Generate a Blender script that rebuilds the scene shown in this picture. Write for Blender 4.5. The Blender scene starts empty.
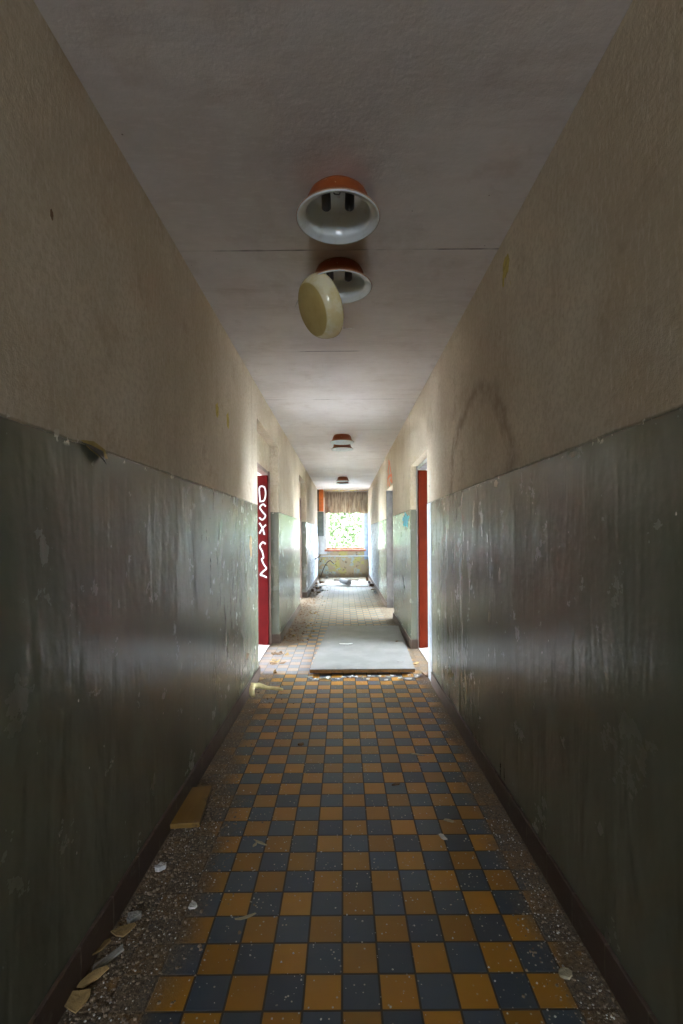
import bpy, math, random
from mathutils import Matrix, Vector
PI = math.pi
R = math.radians
sc = bpy.context.scene
COL = sc.collection
rnd = random.Random(7)

# ------------------------------------------------------------------ camera
cam_d = bpy.data.cameras.new('camera')
cam = bpy.data.objects.new('camera', cam_d)
COL.objects.link(cam)
cam_d.sensor_fit = 'VERTICAL'
cam_d.sensor_height = 36.0
cam_d.sensor_width = 24.0
cam_d.lens = 475.0 / 1024.0 * 36.0
cam_d.shift_x = -2.2 / 1024.0
cam_d.shift_y = 23.0 / 1024.0
cam_d.clip_start = 0.02
cam_d.clip_end = 200
cam.matrix_world = Matrix.Translation((0, 0, 1.32)) @ Matrix.Rotation(PI / 2, 4, 'X') @ Matrix.Rotation(R(-0.45), 4, 'Z')
sc.camera = cam

# ------------------------------------------------------------------ world, daylight, exposure
SKY = 22.0
world = bpy.data.worlds.new('overcast_sky')
sc.world = world
world.use_nodes = True
wn = world.node_tree.nodes
wl = world.node_tree.links
bg = wn['Background']
bg.inputs['Strength'].default_value = SKY
tcw = wn.new('ShaderNodeTexCoord')
sepw = wn.new('ShaderNodeSeparateXYZ')
wl.new(tcw.outputs['Generated'], sepw.inputs[0])
rampw = wn.new('ShaderNodeValToRGB')
rampw.color_ramp.elements[0].position = 0.0
rampw.color_ramp.elements[0].color = (0.76, 0.85, 0.98, 1)
rampw.color_ramp.elements[1].position = 1.0
rampw.color_ramp.elements[1].color = (0.68, 0.83, 1.0, 1)
wl.new(sepw.outputs['Z'], rampw.inputs[0])
wl.new(rampw.outputs[0], bg.inputs['Color'])

vs = sc.view_settings
vs.view_transform = 'Standard'
vs.look = 'None'
vs.gamma = 1.0
vs.use_curve_mapping = False
vs.exposure = 2.4
sc.display_settings.display_device = 'sRGB'
sc.cycles.use_denoising = True
sc.cycles.max_bounces = 10
sc.cycles.diffuse_bounces = 8
sc.cycles.glossy_bounces = 5
sc.cycles.sample_clamp_indirect = 12.0
sc.cycles.caustics_reflective = False


def portal(x, y, z, w, h, rz):
    """marks a window opening so the daylight coming through it is sampled well"""
    d = bpy.data.lights.new('daylight_portal', 'AREA')
    d.shape = 'RECTANGLE'
    d.size = w
    d.size_y = h
    d.cycles.is_portal = True
    o = bpy.data.objects.new('daylight_portal', d)
    COL.objects.link(o)
    o.matrix_world = Matrix.Translation((x, y, z)) @ Matrix.Rotation(rz, 4, 'Z') @ Matrix.Rotation(PI / 2, 4, 'X')


sun_d = bpy.data.lights.new('sun', 'SUN')
sun_d.energy = 2.0
sun_d.angle = R(3.0)
sun_d.color = (1.0, 0.95, 0.86)
sun = bpy.data.objects.new('sun', sun_d)
COL.objects.link(sun)
# the sun stands behind the camera's end of the building, so it lights the trees beyond the far window
sun.matrix_world = Matrix.Rotation(R(-12), 4, 'Z') @ Matrix.Rotation(R(42), 4, 'X')

# ------------------------------------------------------------------ dimensions (metres; camera stands at x=0, y=0)
XL, XR = -0.799, 0.773
H = 2.727
YB, YE = -4.6, 14.9
DADO = 1.605
TILE = 0.11


# ------------------------------------------------------------------ node helpers
class NT:
    def __init__(self, name):
        self.m = bpy.data.materials.new(name)
        self.m.use_nodes = True
        self.n = self.m.node_tree.nodes
        self.l = self.m.node_tree.links
        self.b = self.n['Principled BSDF']
        self.tc = self.n.new('ShaderNodeTexCoord').outputs['Object']

    def put(self, sock, v):
        if v is None:
            return
        if hasattr(v, 'links') or isinstance(v, bpy.types.NodeSocket):
            self.l.new(v, sock)
        else:
            if isinstance(v, tuple) and len(v) == 3 and sock.type == 'RGBA':
                v = v + (1,)
            sock.default_value = v

    def math(self, op, a, b=None, c=None, clamp=False):
        nd = self.n.new('ShaderNodeMath')
        nd.operation = op
        nd.use_clamp = clamp
        for i, v in enumerate((a, b, c)):
            if v is not None:
                self.put(nd.inputs[i], v)
        return nd.outputs[0]

    def mix(self, f, a, b):
        nd = self.n.new('ShaderNodeMix')
        nd.data_type = 'RGBA'
        self.put(nd.inputs[0], f)
        self.put(nd.inputs[6], a)
        self.put(nd.inputs[7], b)
        return nd.outputs[2]

    def map(self, scale=(1, 1, 1), loc=(0, 0, 0), rot=(0, 0, 0), vec=None):
        nd = self.n.new('ShaderNodeMapping')
        nd.inputs['Scale'].default_value = scale
        nd.inputs['Location'].default_value = loc
        nd.inputs['Rotation'].default_value = rot
        self.l.new(vec or self.tc, nd.inputs[0])
        return nd.outputs[0]

    def noise(self, scale=5, detail=3, rough=0.5, vec=None, dist=0.0, col=False):
        nd = self.n.new('ShaderNodeTexNoise')
        nd.inputs['Scale'].default_value = scale
        nd.inputs['Detail'].default_value = detail
        nd.inputs['Roughness'].default_value = rough
        nd.inputs['Distortion'].default_value = dist
        self.l.new(vec or self.tc, nd.inputs['Vector'])
        return nd.outputs[1 if col else 0]

    def voro(self, scale=5, vec=None, feature='F1', out=0):
        nd = self.n.new('ShaderNodeTexVoronoi')
        nd.feature = feature
        nd.inputs['Scale'].default_value = scale
        self.l.new(vec or self.tc, nd.inputs['Vector'])
        return nd.outputs[out]

    def ramp(self, f, p0, p1, c0=0.0, c1=1.0):
        nd = self.n.new('ShaderNodeMapRange')
        nd.clamp = True
        nd.interpolation_type = 'SMOOTHSTEP'
        self.put(nd.inputs[0], f)
        nd.inputs[1].default_value = p0
        nd.inputs[2].default_value = p1
        nd.inputs[3].default_value = c0
        nd.inputs[4].default_value = c1
        return nd.outputs[0]

    def xyz(self, vec=None):
        nd = self.n.new('ShaderNodeSeparateXYZ')
        self.l.new(vec or self.tc, nd.inputs[0])
        return nd.outputs

    def bump(self, h, strength=0.3, dist=0.01, normal=None):
        nd = self.n.new('ShaderNodeBump')
        nd.inputs['Strength'].default_value = strength
        nd.inputs['Distance'].default_value = dist
        self.put(nd.inputs['Height'], h)
        if normal is not None:
            self.l.new(normal, nd.inputs['Normal'])
        return nd.outputs[0]

    def out(self, color=None, rough=None, normal=None, **kw):
        self.put(self.b.inputs['Base Color'], color)
        self.put(self.b.inputs['Roughness'], rough)
        if normal is not None:
            self.l.new(normal, self.b.inputs['Normal'])
        for k, v in kw.items():
            self.put(self.b.inputs[k.replace('_', ' ')], v)
        return self.m


def simple(name, color, rough=0.6, var=0.25, scale=14, metal=0.0, bump=0.0, **kw):
    t = NT(name)
    n = t.noise(scale, 5, 0.6)
    dark = tuple(c * (1 - var) for c in color)
    lite = tuple(min(1, c * (1 + var)) for c in color)
    c = t.mix(t.ramp(n, 0.3, 0.7), dark, lite)
    nm = t.bump(t.noise(scale * 5, 4), bump, 0.004) if bump else None
    return t.out(c, rough, nm, Metallic=metal, **kw)


# ------------------------------------------------------------------ wall material (plaster above, gloss oil paint below)
def make_wall_mat():
    t = NT('plaster_with_gloss_dado')
    x, y, z = t.xyz()
    # plaster
    blot = t.noise(1.3, 5, 0.6)
    fine = t.noise(45, 4, 0.7)
    streak = t.noise(1.0, 5, 0.65, t.map((9, 9, 0.8)))
    a = t.mix(t.ramp(blot, 0.35, 0.7), (0.52, 0.435, 0.31), (0.66, 0.58, 0.445))
    a = t.mix(t.ramp(streak, 0.5, 0.85, 0, 0.5), a, (0.36, 0.275, 0.19))
    a = t.mix(t.ramp(fine, 0.42, 0.62, 0, 0.55), a, (0.46, 0.375, 0.265))
    grain = t.noise(1.0, 4, 0.7, t.map((70, 70, 16)))
    a = t.mix(t.ramp(grain, 0.5, 0.7, 0, 0.45), a, (0.72, 0.64, 0.52))
    mot = t.noise(4.5, 6, 0.72, t.map(loc=(2, 8, 4)))
    a = t.mix(t.ramp(mot, 0.52, 0.72, 0, 0.5), a, (0.38, 0.28, 0.18))
    # arched damp stain high on the right wall
    wob = t.noise(5, 4, 0.6)
    u = t.math('DIVIDE', t.math('SUBTRACT', y, 2.80), 0.64)
    v = t.math('DIVIDE', t.math('SUBTRACT', z, 1.62), 0.53)
    rr = t.math('SQRT', t.math('ADD', t.math('MULTIPLY', u, u), t.math('MULTIPLY', v, v)))
    rr = t.math('ADD', rr, t.math('MULTIPLY', t.math('SUBTRACT', wob, 0.5), 0.45))
    ring = t.math('SUBTRACT', 1.0, t.math('MULTIPLY', t.math('ABSOLUTE', t.math('SUBTRACT', rr, 0.95)), 7.0), clamp=True)
    ring = t.math('MULTIPLY', ring, t.ramp(x, 0.3, 0.4))
    ring = t.math('MULTIPLY', ring, t.ramp(t.noise(9, 4, 0.7), 0.35, 0.6, 0.25, 1.0))
    a = t.mix(t.math('MULTIPLY', ring, 0.6), a, (0.20, 0.12, 0.065))
    # scuffs, chips
    sp = t.noise(7, 6, 0.75, t.map((1, 1, 0.7), (3, 1, 5)))
    a = t.mix(t.ramp(sp, 0.68, 0.72, 0, 0.75), a, (0.22, 0.16, 0.09))
    sp2 = t.noise(11, 3, 0.6, t.map((1, 1, 0.6), (9, 4, 2)))
    a = t.mix(t.ramp(sp2, 0.735, 0.75, 0, 0.8), a, (0.50, 0.40, 0.12))
    # dado paint
    dblot = t.noise(2.2, 5, 0.6, t.map((1, 1, 0.6), (7, 3, 1)))
    d = t.mix(t.ramp(dblot, 0.3, 0.7), (0.125, 0.130, 0.090), (0.165, 0.170, 0.120))
    chips = t.voro(15, t.map((1, 1, 0.7)), 'F1', 0)
    chipn = t.noise(2.5, 3, 0.6, t.map(loc=(4, 4, 4)))
    cm = t.math('MULTIPLY', t.ramp(chips, 0.055, 0.035), t.ramp(chipn, 0.50, 0.58))
    d = t.mix(cm, d, (0.55, 0.50, 0.42))
    # scratches running down
    scr = t.noise(1.0, 3, 0.6, t.map((60, 60, 2.2)), 0.6)
    scrm = t.math('MULTIPLY', t.ramp(scr, 0.735, 0.77), t.ramp(t.noise(1.7, 2), 0.5, 0.62))
    d = t.mix(t.math('MULTIPLY', scrm, 0.4), d, (0.42, 0.40, 0.34))
    # the far end is peeling: pale with blue and black flakes
    farm = t.ramp(t.math('ADD', y, t.math('MULTIPLY', t.noise(3, 4), 3.0)), 11.6, 13.2)
    fl = t.noise(9, 6, 0.75)
    farc = t.mix(t.ramp(fl, 0.51, 0.56), (0.50, 0.56, 0.60), (0.12, 0.15, 0.22))
    d = t.mix(t.math('MULTIPLY', farm, 0.9), d, farc)
    # dado edge
    edge = t.math('ADD', t.math('MULTIPLY', t.math('SUBTRACT', t.noise(14, 4, 0.7), 0.5), 0.016), DADO)
    dm = t.ramp(t.math('SUBTRACT', edge, z), -0.0015, 0.0015)
    ez = t.math('ABSOLUTE', t.math('SUBTRACT', z, edge))
    line = t.ramp(ez, 0.009, 0.003)
    flak = t.math('MULTIPLY', t.ramp(ez, 0.022, 0.008), t.ramp(t.noise(26, 3, 0.6), 0.6, 0.64))
    c = t.mix(dm, a, d)
    c = t.mix(t.math('MULTIPLY', line, 0.6), c, (0.13, 0.12, 0.085))
    c = t.mix(flak, c, (0.62, 0.58, 0.46))
    # gloss
    ro = t.math('ADD', 0.15, t.math('MULTIPLY', t.noise(5, 5, 0.7), 0.2))
    ro = t.math('ADD', ro, t.math('MULTIPLY', cm, 0.5))
    ro = t.math('ADD', ro, t.math('MULTIPLY', farm, 0.45))
    nd = t.n.new('ShaderNodeMix')
    t.l.new(dm, nd.inputs[0]); nd.inputs[2].default_value = 0.85
    t.l.new(ro, nd.inputs[3])
    rough = nd.outputs[0]
    # relief
    drips = t.noise(1.0, 3, 0.55, t.map((5.5, 5.5, 0.9)), 0.5)
    wav = t.noise(6.0, 3, 0.6, t.map((1, 1, 0.8)))
    peel = t.noise(60, 2, 0.6)
    hd = t.math('ADD', t.math('MULTIPLY', drips, 1.1), t.math('MULTIPLY', wav, 0.55))
    hd = t.math('ADD', hd, t.math('MULTIPLY', peel, 0.025))
    hd = t.math('SUBTRACT', hd, t.math('MULTIPLY', cm, 0.2))
    hp = t.math('ADD', t.math('MULTIPLY', fine, 0.26), t.math('MULTIPLY', t.noise(130, 3, 0.7), 0.16))
    hp = t.math('ADD', hp, t.math('MULTIPLY', t.noise(18, 4), 0.1))
    nh = t.n.new('ShaderNodeMix')
    t.l.new(dm, nh.inputs[0]); t.l.new(hp, nh.inputs[2]); t.l.new(hd, nh.inputs[3])
    nm = t.bump(nh.outputs[0], 0.45, 0.02)
    ns = t.n.new('ShaderNodeMix')
    t.l.new(dm, ns.inputs[0]); ns.inputs[2].default_value = 0.25; ns.inputs[3].default_value = 0.55
    return t.out(c, rough, nm, Specular_IOR_Level=ns.outputs[0])


def make_ceiling_mat():
    t = NT('limewashed_ceiling')
    x, y, z = t.xyz()
    bl = t.noise(1.6, 5, 0.65)
    c = t.mix(t.ramp(bl, 0.3, 0.7), (0.57, 0.52, 0.485), (0.67, 0.63, 0.60))
    st = t.noise(1.0, 5, 0.65, t.map((1.2, 9, 1)))
    c = t.mix(t.ramp(st, 0.5, 0.8, 0, 0.5), c, (0.42, 0.35, 0.31))
    gr = t.noise(1.0, 4, 0.7, t.map((14, 60, 1)))
    c = t.mix(t.ramp(gr, 0.48, 0.68, 0, 0.4), c, (0.72, 0.67, 0.64))
    mo = t.noise(3.5, 6, 0.72, t.map(loc=(2, 8, 4)))
    c = t.mix(t.ramp(mo, 0.5, 0.72, 0, 0.45), c, (0.45, 0.375, 0.33))
    # joints between the precast ceiling slabs, every 1.31 m
    ph = t.math('FRACT', t.math('DIVIDE', t.math('SUBTRACT', y, 2.345 - 1.29 * 10), 1.29))
    ph = t.math('SUBTRACT', t.math('ABSOLUTE', t.math('SUBTRACT', ph, 0.5)), 0.5)
    dist = t.math('MULTIPLY', t.math('ABSOLUTE', ph), 1.29)
    dist = t.math('ADD', dist, t.math('MULTIPLY', t.math('SUBTRACT', t.noise(9, 4, 0.7), 0.5), 0.008))
    g = t.ramp(dist, 0.008, 0.003)
    br = t.ramp(t.noise(2.3, 3, 0.6, t.map((1, 0.4, 1))), 0.47, 0.6, 0.12, 1.0)
    crack = t.math('MULTIPLY', g, br)
    c = t.mix(t.math('MULTIPLY', crack, 0.9), c, (0.06, 0.045, 0.04))
    band = t.ramp(dist, 0.07, 0.05)
    c = t.mix(t.math('MULTIPLY', band, 0.15), c, (0.66, 0.61, 0.58))
    dots = t.voro(9, t.map(loc=(2, 5, 1)))
    c = t.mix(t.ramp(dots, 0.035, 0.02), c, (0.2, 0.15, 0.12))
    h = t.math('ADD', t.math('MULTIPLY', t.noise(70, 4, 0.7), 0.2), t.math('MULTIPLY', t.noise(16, 4), 0.35))
    h = t.math('SUBTRACT', h, t.math('MULTIPLY', crack, 0.6))
    return t.out(c, 0.6, t.bump(h, 0.35, 0.015), Specular_IOR_Level=0.3)


def make_floor_mat():
    t = NT('checkered_clay_tiles')
    x, y, z = t.xyz()
    u = t.math('DIVIDE', t.math('ADD', x, 0.0150 + TILE * 40), TILE)
    v = t.math('DIVIDE', t.math('SUBTRACT', y, 1.318 - TILE * 100), TILE)
    fu, fv = t.math('FLOOR', u), t.math('FLOOR', v)
    par = t.math('MODULO', t.math('ADD', fu, fv), 2.0)
    pu = t.math('ABSOLUTE', t.math('SUBTRACT', t.math('FRACT', u), 0.5))
    pv = t.math('ABSOLUTE', t.math('SUBTRACT', t.math('FRACT', v), 0.5))
    m = t.math('MAXIMUM', pu, pv)
    grout = t.ramp(m, 0.460, 0.480)
    # per-tile tone
    cb = t.n.new('ShaderNodeCombineXYZ')
    t.l.new(fu, cb.inputs[0]); t.l.new(fv, cb.inputs[1])
    wn_ = t.n.new('ShaderNodeTexWhiteNoise')
    wn_.noise_dimensions = '2D'
    t.l.new(cb.outputs[0], wn_.inputs['Vector'])
    tone = t.ramp(wn_.outputs[0], 0, 1, 0.8, 1.2)
    ochre = t.mix(t.noise(9, 4, 0.6), (0.33, 0.140, 0.005), (0.42, 0.190, 0.010))
    blue = t.mix(t.noise(7, 4, 0.6), (0.042, 0.060, 0.084), (0.066, 0.086, 0.112))
    c = t.mix(par, blue, ochre)
    hv = t.n.new('ShaderNodeHueSaturation')
    t.l.new(tone, hv.inputs['Value']); t.l.new(c, hv.inputs['Color'])
    c = hv.outputs[0]
    c = t.mix(t.math('MULTIPLY', grout, 0.92), c, (0.050, 0.036, 0.022))
    # walked-in dust
    dn = t.noise(2.4, 6, 0.65)
    farn = t.ramp(t.math('ADD', y, t.math('MULTIPLY', t.noise(1.6, 4), 2.0)), 5.4, 8.6, 0.0, 0.62)
    dust = t.math('MAXIMUM', t.ramp(dn, 0.45, 0.8, 0.02, 0.22), farn)
    c = t.mix(t.math('MULTIPLY', dust, t.math('SUBTRACT', 1.0, t.math('MULTIPLY', grout, 0.92))), c, (0.19, 0.195, 0.155))
    lit_dust = t.math('MULTIPLY', t.ramp(t.math('ADD', x, t.math('MULTIPLY', t.math('SUBTRACT', t.noise(4, 5, 0.7), 0.5), 0.5)), -0.15, -0.45),
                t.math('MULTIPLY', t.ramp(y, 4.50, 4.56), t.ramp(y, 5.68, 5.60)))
    lit_dust = t.math('MULTIPLY', lit_dust, t.ramp(t.noise(13, 5, 0.7), 0.25, 0.5, 0.4, 0.62))
    c = t.mix(lit_dust, c, (0.20, 0.20, 0.215))  # pale dust with the left doorway's pool of light painted in
    # dirt heaped along the skirting
    nz = t.noise(3.0, 6, 0.7)
    thin = t.math('MULTIPLY', t.ramp(y, 1.9, 3.2), t.ramp(y, 5.9, 5.6))
    wl_ = t.math('ADD', t.math('SUBTRACT', x, XL), t.math('MULTIPLY', t.math('SUBTRACT', nz, 0.5), 0.34))
    wl_ = t.math('ADD', wl_, t.math('MULTIPLY', thin, 0.13))
    wr_ = t.math('ADD', t.math('SUBTRACT', XR, x), t.math('MULTIPLY', t.math('SUBTRACT', nz, 0.5), 0.34))
    wr_ = t.math('ADD', wr_, t.math('MULTIPLY', thin, 0.05))
    dirt = t.math('MAXIMUM', t.ramp(wl_, 0.34, 0.20), t.ramp(wr_, 0.19, 0.09))
    dirt = t.math('MULTIPLY', dirt, t.ramp(t.noise(24, 4, 0.7), 0.28, 0.5, 0.55, 1.0))
    dirt = t.math('MULTIPLY', dirt, t.math('SUBTRACT', 1.0, t.math('MULTIPLY', 0.75, t.math('MULTIPLY', t.ramp(x, 0.0, -0.1), t.math('MULTIPLY', t.ramp(y, 4.50, 4.56), t.ramp(y, 5.68, 5.60))))))  # dirt thinned inside the painted pool of doorway light
    grit = t.noise(85, 4, 0.8)
    dc = t.mix(t.ramp(grit, 0.35, 0.65), (0.075, 0.052, 0.032), (0.24, 0.175, 0.11))
    c = t.mix(t.math('MULTIPLY', dirt, 0.95), c, dc)
    # white plaster specks
    sp = t.voro(42, t.map(loc=(1, 2, 3)))
    spm = t.math('MULTIPLY', t.ramp(sp, 0.15, 0.10), t.ramp(t.noise(5, 3), 0.42, 0.58))
    c = t.mix(spm, c, (0.50, 0.46, 0.38))
    h = t.math('MULTIPLY', grout, -0.5)
    h = t.math('ADD', h, t.math('MULTIPLY', t.math('MULTIPLY', grit, dirt), 1.2))
    h = t.math('ADD', h, t.math('MULTIPLY', t.noise(10, 3), 0.15))
    h = t.math('ADD', h, t.math('MULTIPLY', wn_.outputs[0], 0.04))
    ro = t.math('ADD', 0.28, t.math('MULTIPLY', t.math('MAXIMUM', dirt, t.math('MAXIMUM', grout, dust)), 0.5))
    return t.out(c, ro, t.bump(h, 0.5, 0.006), Specular_IOR_Level=0.42)


def make_skirting_mat():
    t = NT('brown_skirting_tiles')
    x, y, z = t.xyz()
    ph = t.math('ABSOLUTE', t.math('SUBTRACT', t.math('FRACT', t.math('DIVIDE', t.math('ADD', y, 20), 0.20)), 0.5))
    g = t.ramp(ph, 0.478, 0.49)
    c = t.mix(t.noise(6, 5, 0.65), (0.060, 0.038, 0.026), (0.115, 0.075, 0.055))
    c = t.mix(t.math('MULTIPLY', g, t.ramp(t.noise(20, 3), 0.4, 0.6, 0.2, 1.0)), c, (0.17, 0.13, 0.09))
    c = t.mix(t.ramp(t.noise(16, 5, 0.75), 0.55, 0.75, 0, 0.6), c, (0.20, 0.165, 0.12))
    h = t.math('ADD', t.math('MULTIPLY', g, -0.5), t.math('MULTIPLY', t.noise(40, 4), 0.3))
    return t.out(c, 0.55, t.bump(h, 0.5, 0.005))


def make_end_wall_mat():
    t = NT('peeling_yellow_plaster')
    n1 = t.noise(3.2, 6, 0.72)
    c = t.mix(t.ramp(n1, 0.42, 0.5), (0.60, 0.52, 0.17), (0.55, 0.42, 0.26))
    n2 = t.noise(5, 6, 0.75, t.map(loc=(3, 0, 8)))
    c = t.mix(t.ramp(n2, 0.52, 0.56), c, (0.50, 0.55, 0.50))
    c = t.mix(t.ramp(t.noise(7, 6, 0.75, t.map(loc=(6, 2, 1))), 0.60, 0.64), c, (0.17, 0.10, 0.05))
    z = t.xyz()[2]
    lo = t.ramp(t.math('ADD', z, t.math('MULTIPLY', t.noise(8, 4), 0.14)), 0.24, 0.12)
    c = t.mix(t.math('MULTIPLY', lo, 0.8), c, (0.20, 0.12, 0.06))
    return t.out(c, 0.8, t.bump(t.noise(30, 5, 0.7), 0.5, 0.01))


M = {}
M['wall'] = make_wall_mat()
M['ceiling'] = make_ceiling_mat()
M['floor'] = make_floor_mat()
M['skirting'] = make_skirting_mat()
M['end_wall'] = make_end_wall_mat()
M['room_wall'] = simple('room_plaster', (0.66, 0.63, 0.57), 0.85, 0.1, 3, bump=0.2)
M['room_floor'] = simple('room_concrete_floor', (0.55, 0.52, 0.50), 0.7, 0.15, 5, bump=0.3)
M['frame_grey'] = simple('grey_painted_door_frame', (0.30, 0.29, 0.27), 0.45, 0.2, 9, bump=0.1)
M['frame_brown'] = simple('brown_door_frame', (0.22, 0.15, 0.12), 0.5, 0.2, 9, bump=0.1)
M['crimson'] = simple('crimson_door_paint', (0.078, 0.005, 0.0055), 0.8, 0.15, 5, bump=0.05, Specular_IOR_Level=0.04)
M['oxide'] = simple('oxide_red_door_paint', (0.085, 0.010, 0.003), 0.8, 0.15, 5, bump=0.05, Specular_IOR_Level=0.04)
M['spray_white'] = simple('white_spray_paint', (0.50, 0.48, 0.50), 0.5, 0.05, 9)
M['spray_orange'] = simple('orange_spray_paint', (0.80, 0.17, 0.05), 0.6, 0.1, 9)
M['spray_blue'] = simple('blue_spray_paint', (0.03, 0.42, 0.60), 0.5, 0.2, 20)
M['metal'] = simple('dull_metal', (0.45, 0.43, 0.40), 0.35, 0.15, 20, metal=0.9)
M['window_frame'] = simple('white_window_paint', (0.72, 0.72, 0.70), 0.5, 0.1, 10)
M['window_red'] = simple('red_brown_window_sill_paint', (0.42, 0.13, 0.06), 0.5, 0.3, 14)
M['window_blue'] = simple('pale_blue_paint', (0.36, 0.46, 0.62), 0.6, 0.15, 8)


# ------------------------------------------------------------------ mesh helpers
class MB:
    def __init__(self):
        self.v, self.f = [], []

    def add(self, vs_, fs):
        k = len(self.v)
        self.v += [tuple(p) for p in vs_]
        self.f += [tuple(i + k for i in f) for f in fs]
        return self

    def box(self, x0, y0, z0, x1, y1, z1):
        x0, x1 = sorted((x0, x1)); y0, y1 = sorted((y0, y1)); z0, z1 = sorted((z0, z1))
        return self.add([(x0, y0, z0), (x1, y0, z0), (x1, y1, z0), (x0, y1, z0), (x0, y0, z1), (x1, y0, z1), (x1, y1, z1), (x0, y1, z1)],
                        [(0, 3, 2, 1), (4, 5, 6, 7), (0, 1, 5, 4), (1, 2, 6, 5), (2, 3, 7, 6), (3, 0, 4, 7)])

    def prism(self, pts, zdir, depth):
        """closed outline (list of 3-D points) swept by depth along zdir"""
        n = len(pts)
        d = Vector(zdir) * depth
        a = [Vector(p) for p in pts]
        return self.add(a + [p + d for p in a],
                        [tuple(range(n - 1, -1, -1)), tuple(range(n, 2 * n))] + [(i, (i + 1) % n, n + (i + 1) % n, n + i) for i in range(n)])

    def tube(self, pts, r, n=10, cap=True):
        pts = [Vector(p) for p in pts]
        rs = r if isinstance(r, (list, tuple)) else [r] * len(pts)
        vs_, fs = [], []
        up = None
        for i, p in enumerate(pts):
            d = (pts[min(i + 1, len(pts) - 1)] - pts[max(i - 1, 0)]).normalized()
            if up is None:
                up = Vector((0, 0, 1)) if abs(d.z) < 0.9 else Vector((1, 0, 0))
            a = d.cross(up).normalized()
            b = a.cross(d).normalized()
            up = b
            for k in range(n):
                t = 2 * PI * k / n
                vs_.append(p + (a * math.cos(t) + b * math.sin(t)) * rs[i])
        for i in range(len(pts) - 1):
            for k in range(n):
                fs.append((i * n + k, i * n + (k + 1) % n, (i + 1) * n + (k + 1) % n, (i + 1) * n + k))
        if cap:
            fs.append(tuple(range(n - 1, -1, -1)))
            fs.append(tuple((len(pts) - 1) * n + k for k in range(n)))
        return self.add(vs_, fs)

    def lathe(self, prof, n=40, mat=None):
        vs_, fs = [], []
        for r, z in prof:
            for k in range(n):
                t = 2 * PI * k / n
                vs_.append(Vector((r * math.cos(t), r * math.sin(t), z)))
        for i in range(len(prof) - 1):
            for k in range(n):
                fs.append((i * n + k, i * n + (k + 1) % n, (i + 1) * n + (k + 1) % n, (i + 1) * n + k))
        if mat is not None:
            vs_ = [mat @ p for p in vs_]
        return self.add(vs_, fs)

    def build(self, name, mat, parent=None, smooth=False, bevel=0.0, auto=False):
        me = bpy.data.meshes.new(name)
        me.from_pydata(self.v, [], self.f)
        me.materials.append(mat)
        me.update()
        if smooth:
            for p in me.polygons:
                p.use_smooth = True
        o = bpy.data.objects.new(name, me)
        COL.objects.link(o)
        if parent is not None:
            o.parent = parent
        if bevel:
            b = o.modifiers.new('bevel', 'BEVEL')
            b.width = bevel
            b.segments = 2
            b.limit_method = 'ANGLE'
        return o


def struct(o):
    o['kind'] = 'structure'
    return o


def tag(o, label, cat, group=None, kind=None):
    o['label'] = label
    o['category'] = cat
    if group:
        o['group'] = group
    if kind:
        o['kind'] = kind
    return o


def empty(name, loc=(0, 0, 0), rz=0.0):
    o = bpy.data.objects.new(name, None)
    o.empty_display_size = 0.1
    COL.objects.link(o)
    o.location = loc
    o.rotation_euler = (0, 0, rz)
    return o


# ------------------------------------------------------------------ corridor shell
T = 0.18                       # corridor wall thickness
ROOM_D = 2.7                   # depth of the side rooms
# corridor-side openings (y0, y1, top)
OPEN_L = [(-3.3, -2.3, 2.10), (4.42, 5.84, 2.415), (8.62, 10.1, 2.43)]
OPEN_R = [(4.38, 5.50, 2.107), (7.42, 8.60, 2.117)]
END_WIN = (-0.53, 0.63, 0.87, 2.55)


def wall_with_openings(name, x0, x1, y0, y1, opens, mat):
    m = MB()
    y = y0
    for a, b, top in opens:
        m.box(x0, y, 0, x1, a, H)
        m.box(x0, a, top, x1, b, H)
        y = b
    m.box(x0, y, 0, x1, y1, H)
    return struct(m.build(name, mat, bevel=0.006))


wall_with_openings('wall_left', XL - T, XL, YB, YE, OPEN_L, M['wall'])
wall_with_openings('wall_right', XR, XR + T, YB, YE, OPEN_R, M['wall'])
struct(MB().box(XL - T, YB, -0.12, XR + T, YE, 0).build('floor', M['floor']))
struct(MB().box(XL - T, YB, H, XR + T, YE + 0.3, H + 0.15).build('ceiling', M['ceiling']))
m = MB()
m.box(XL - T, YB - 0.25, -0.12, XR + T, YB, 1.35).box(XL - T, YB - 0.25, 2.2, XR + T, YB, H)
m.box(XL - T, YB - 0.25, 1.35, -0.38, YB, 2.2).box(0.38, YB - 0.25, 1.35, XR + T, YB, 2.2)
struct(m.build('wall_back', M['wall']))
w_fill = struct(empty('window_7', (0, YB, 0)))  # unseen back window, added to brighten the corridor near the camera
m = MB()
for xa_ in (-0.38, 0.335):
    m.box(xa_, -0.17, 1.35, xa_ + 0.045, -0.11, 2.2)
m.box(-0.38, -0.17, 2.155, 0.38, -0.11, 2.2).box(-0.38, -0.17, 1.35, 0.38, -0.11, 1.395)
m.build('window_frame', M['window_frame'], w_fill)
portal(0, YB - 0.24, 1.775, 0.76, 0.85, 0)
a, b, z0, z1 = END_WIN
m = MB()
m.box(XL - T, YE, -0.12, XR + T, YE + 0.3, z0).box(XL - T, YE, z1, XR + T, YE + 0.3, H)
m.box(XL - T, YE, z0, a, YE + 0.3, z1).box(b, YE, z0, XR + T, YE + 0.3, z1)
struct(m.build('wall_end', M['end_wall']))

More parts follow.
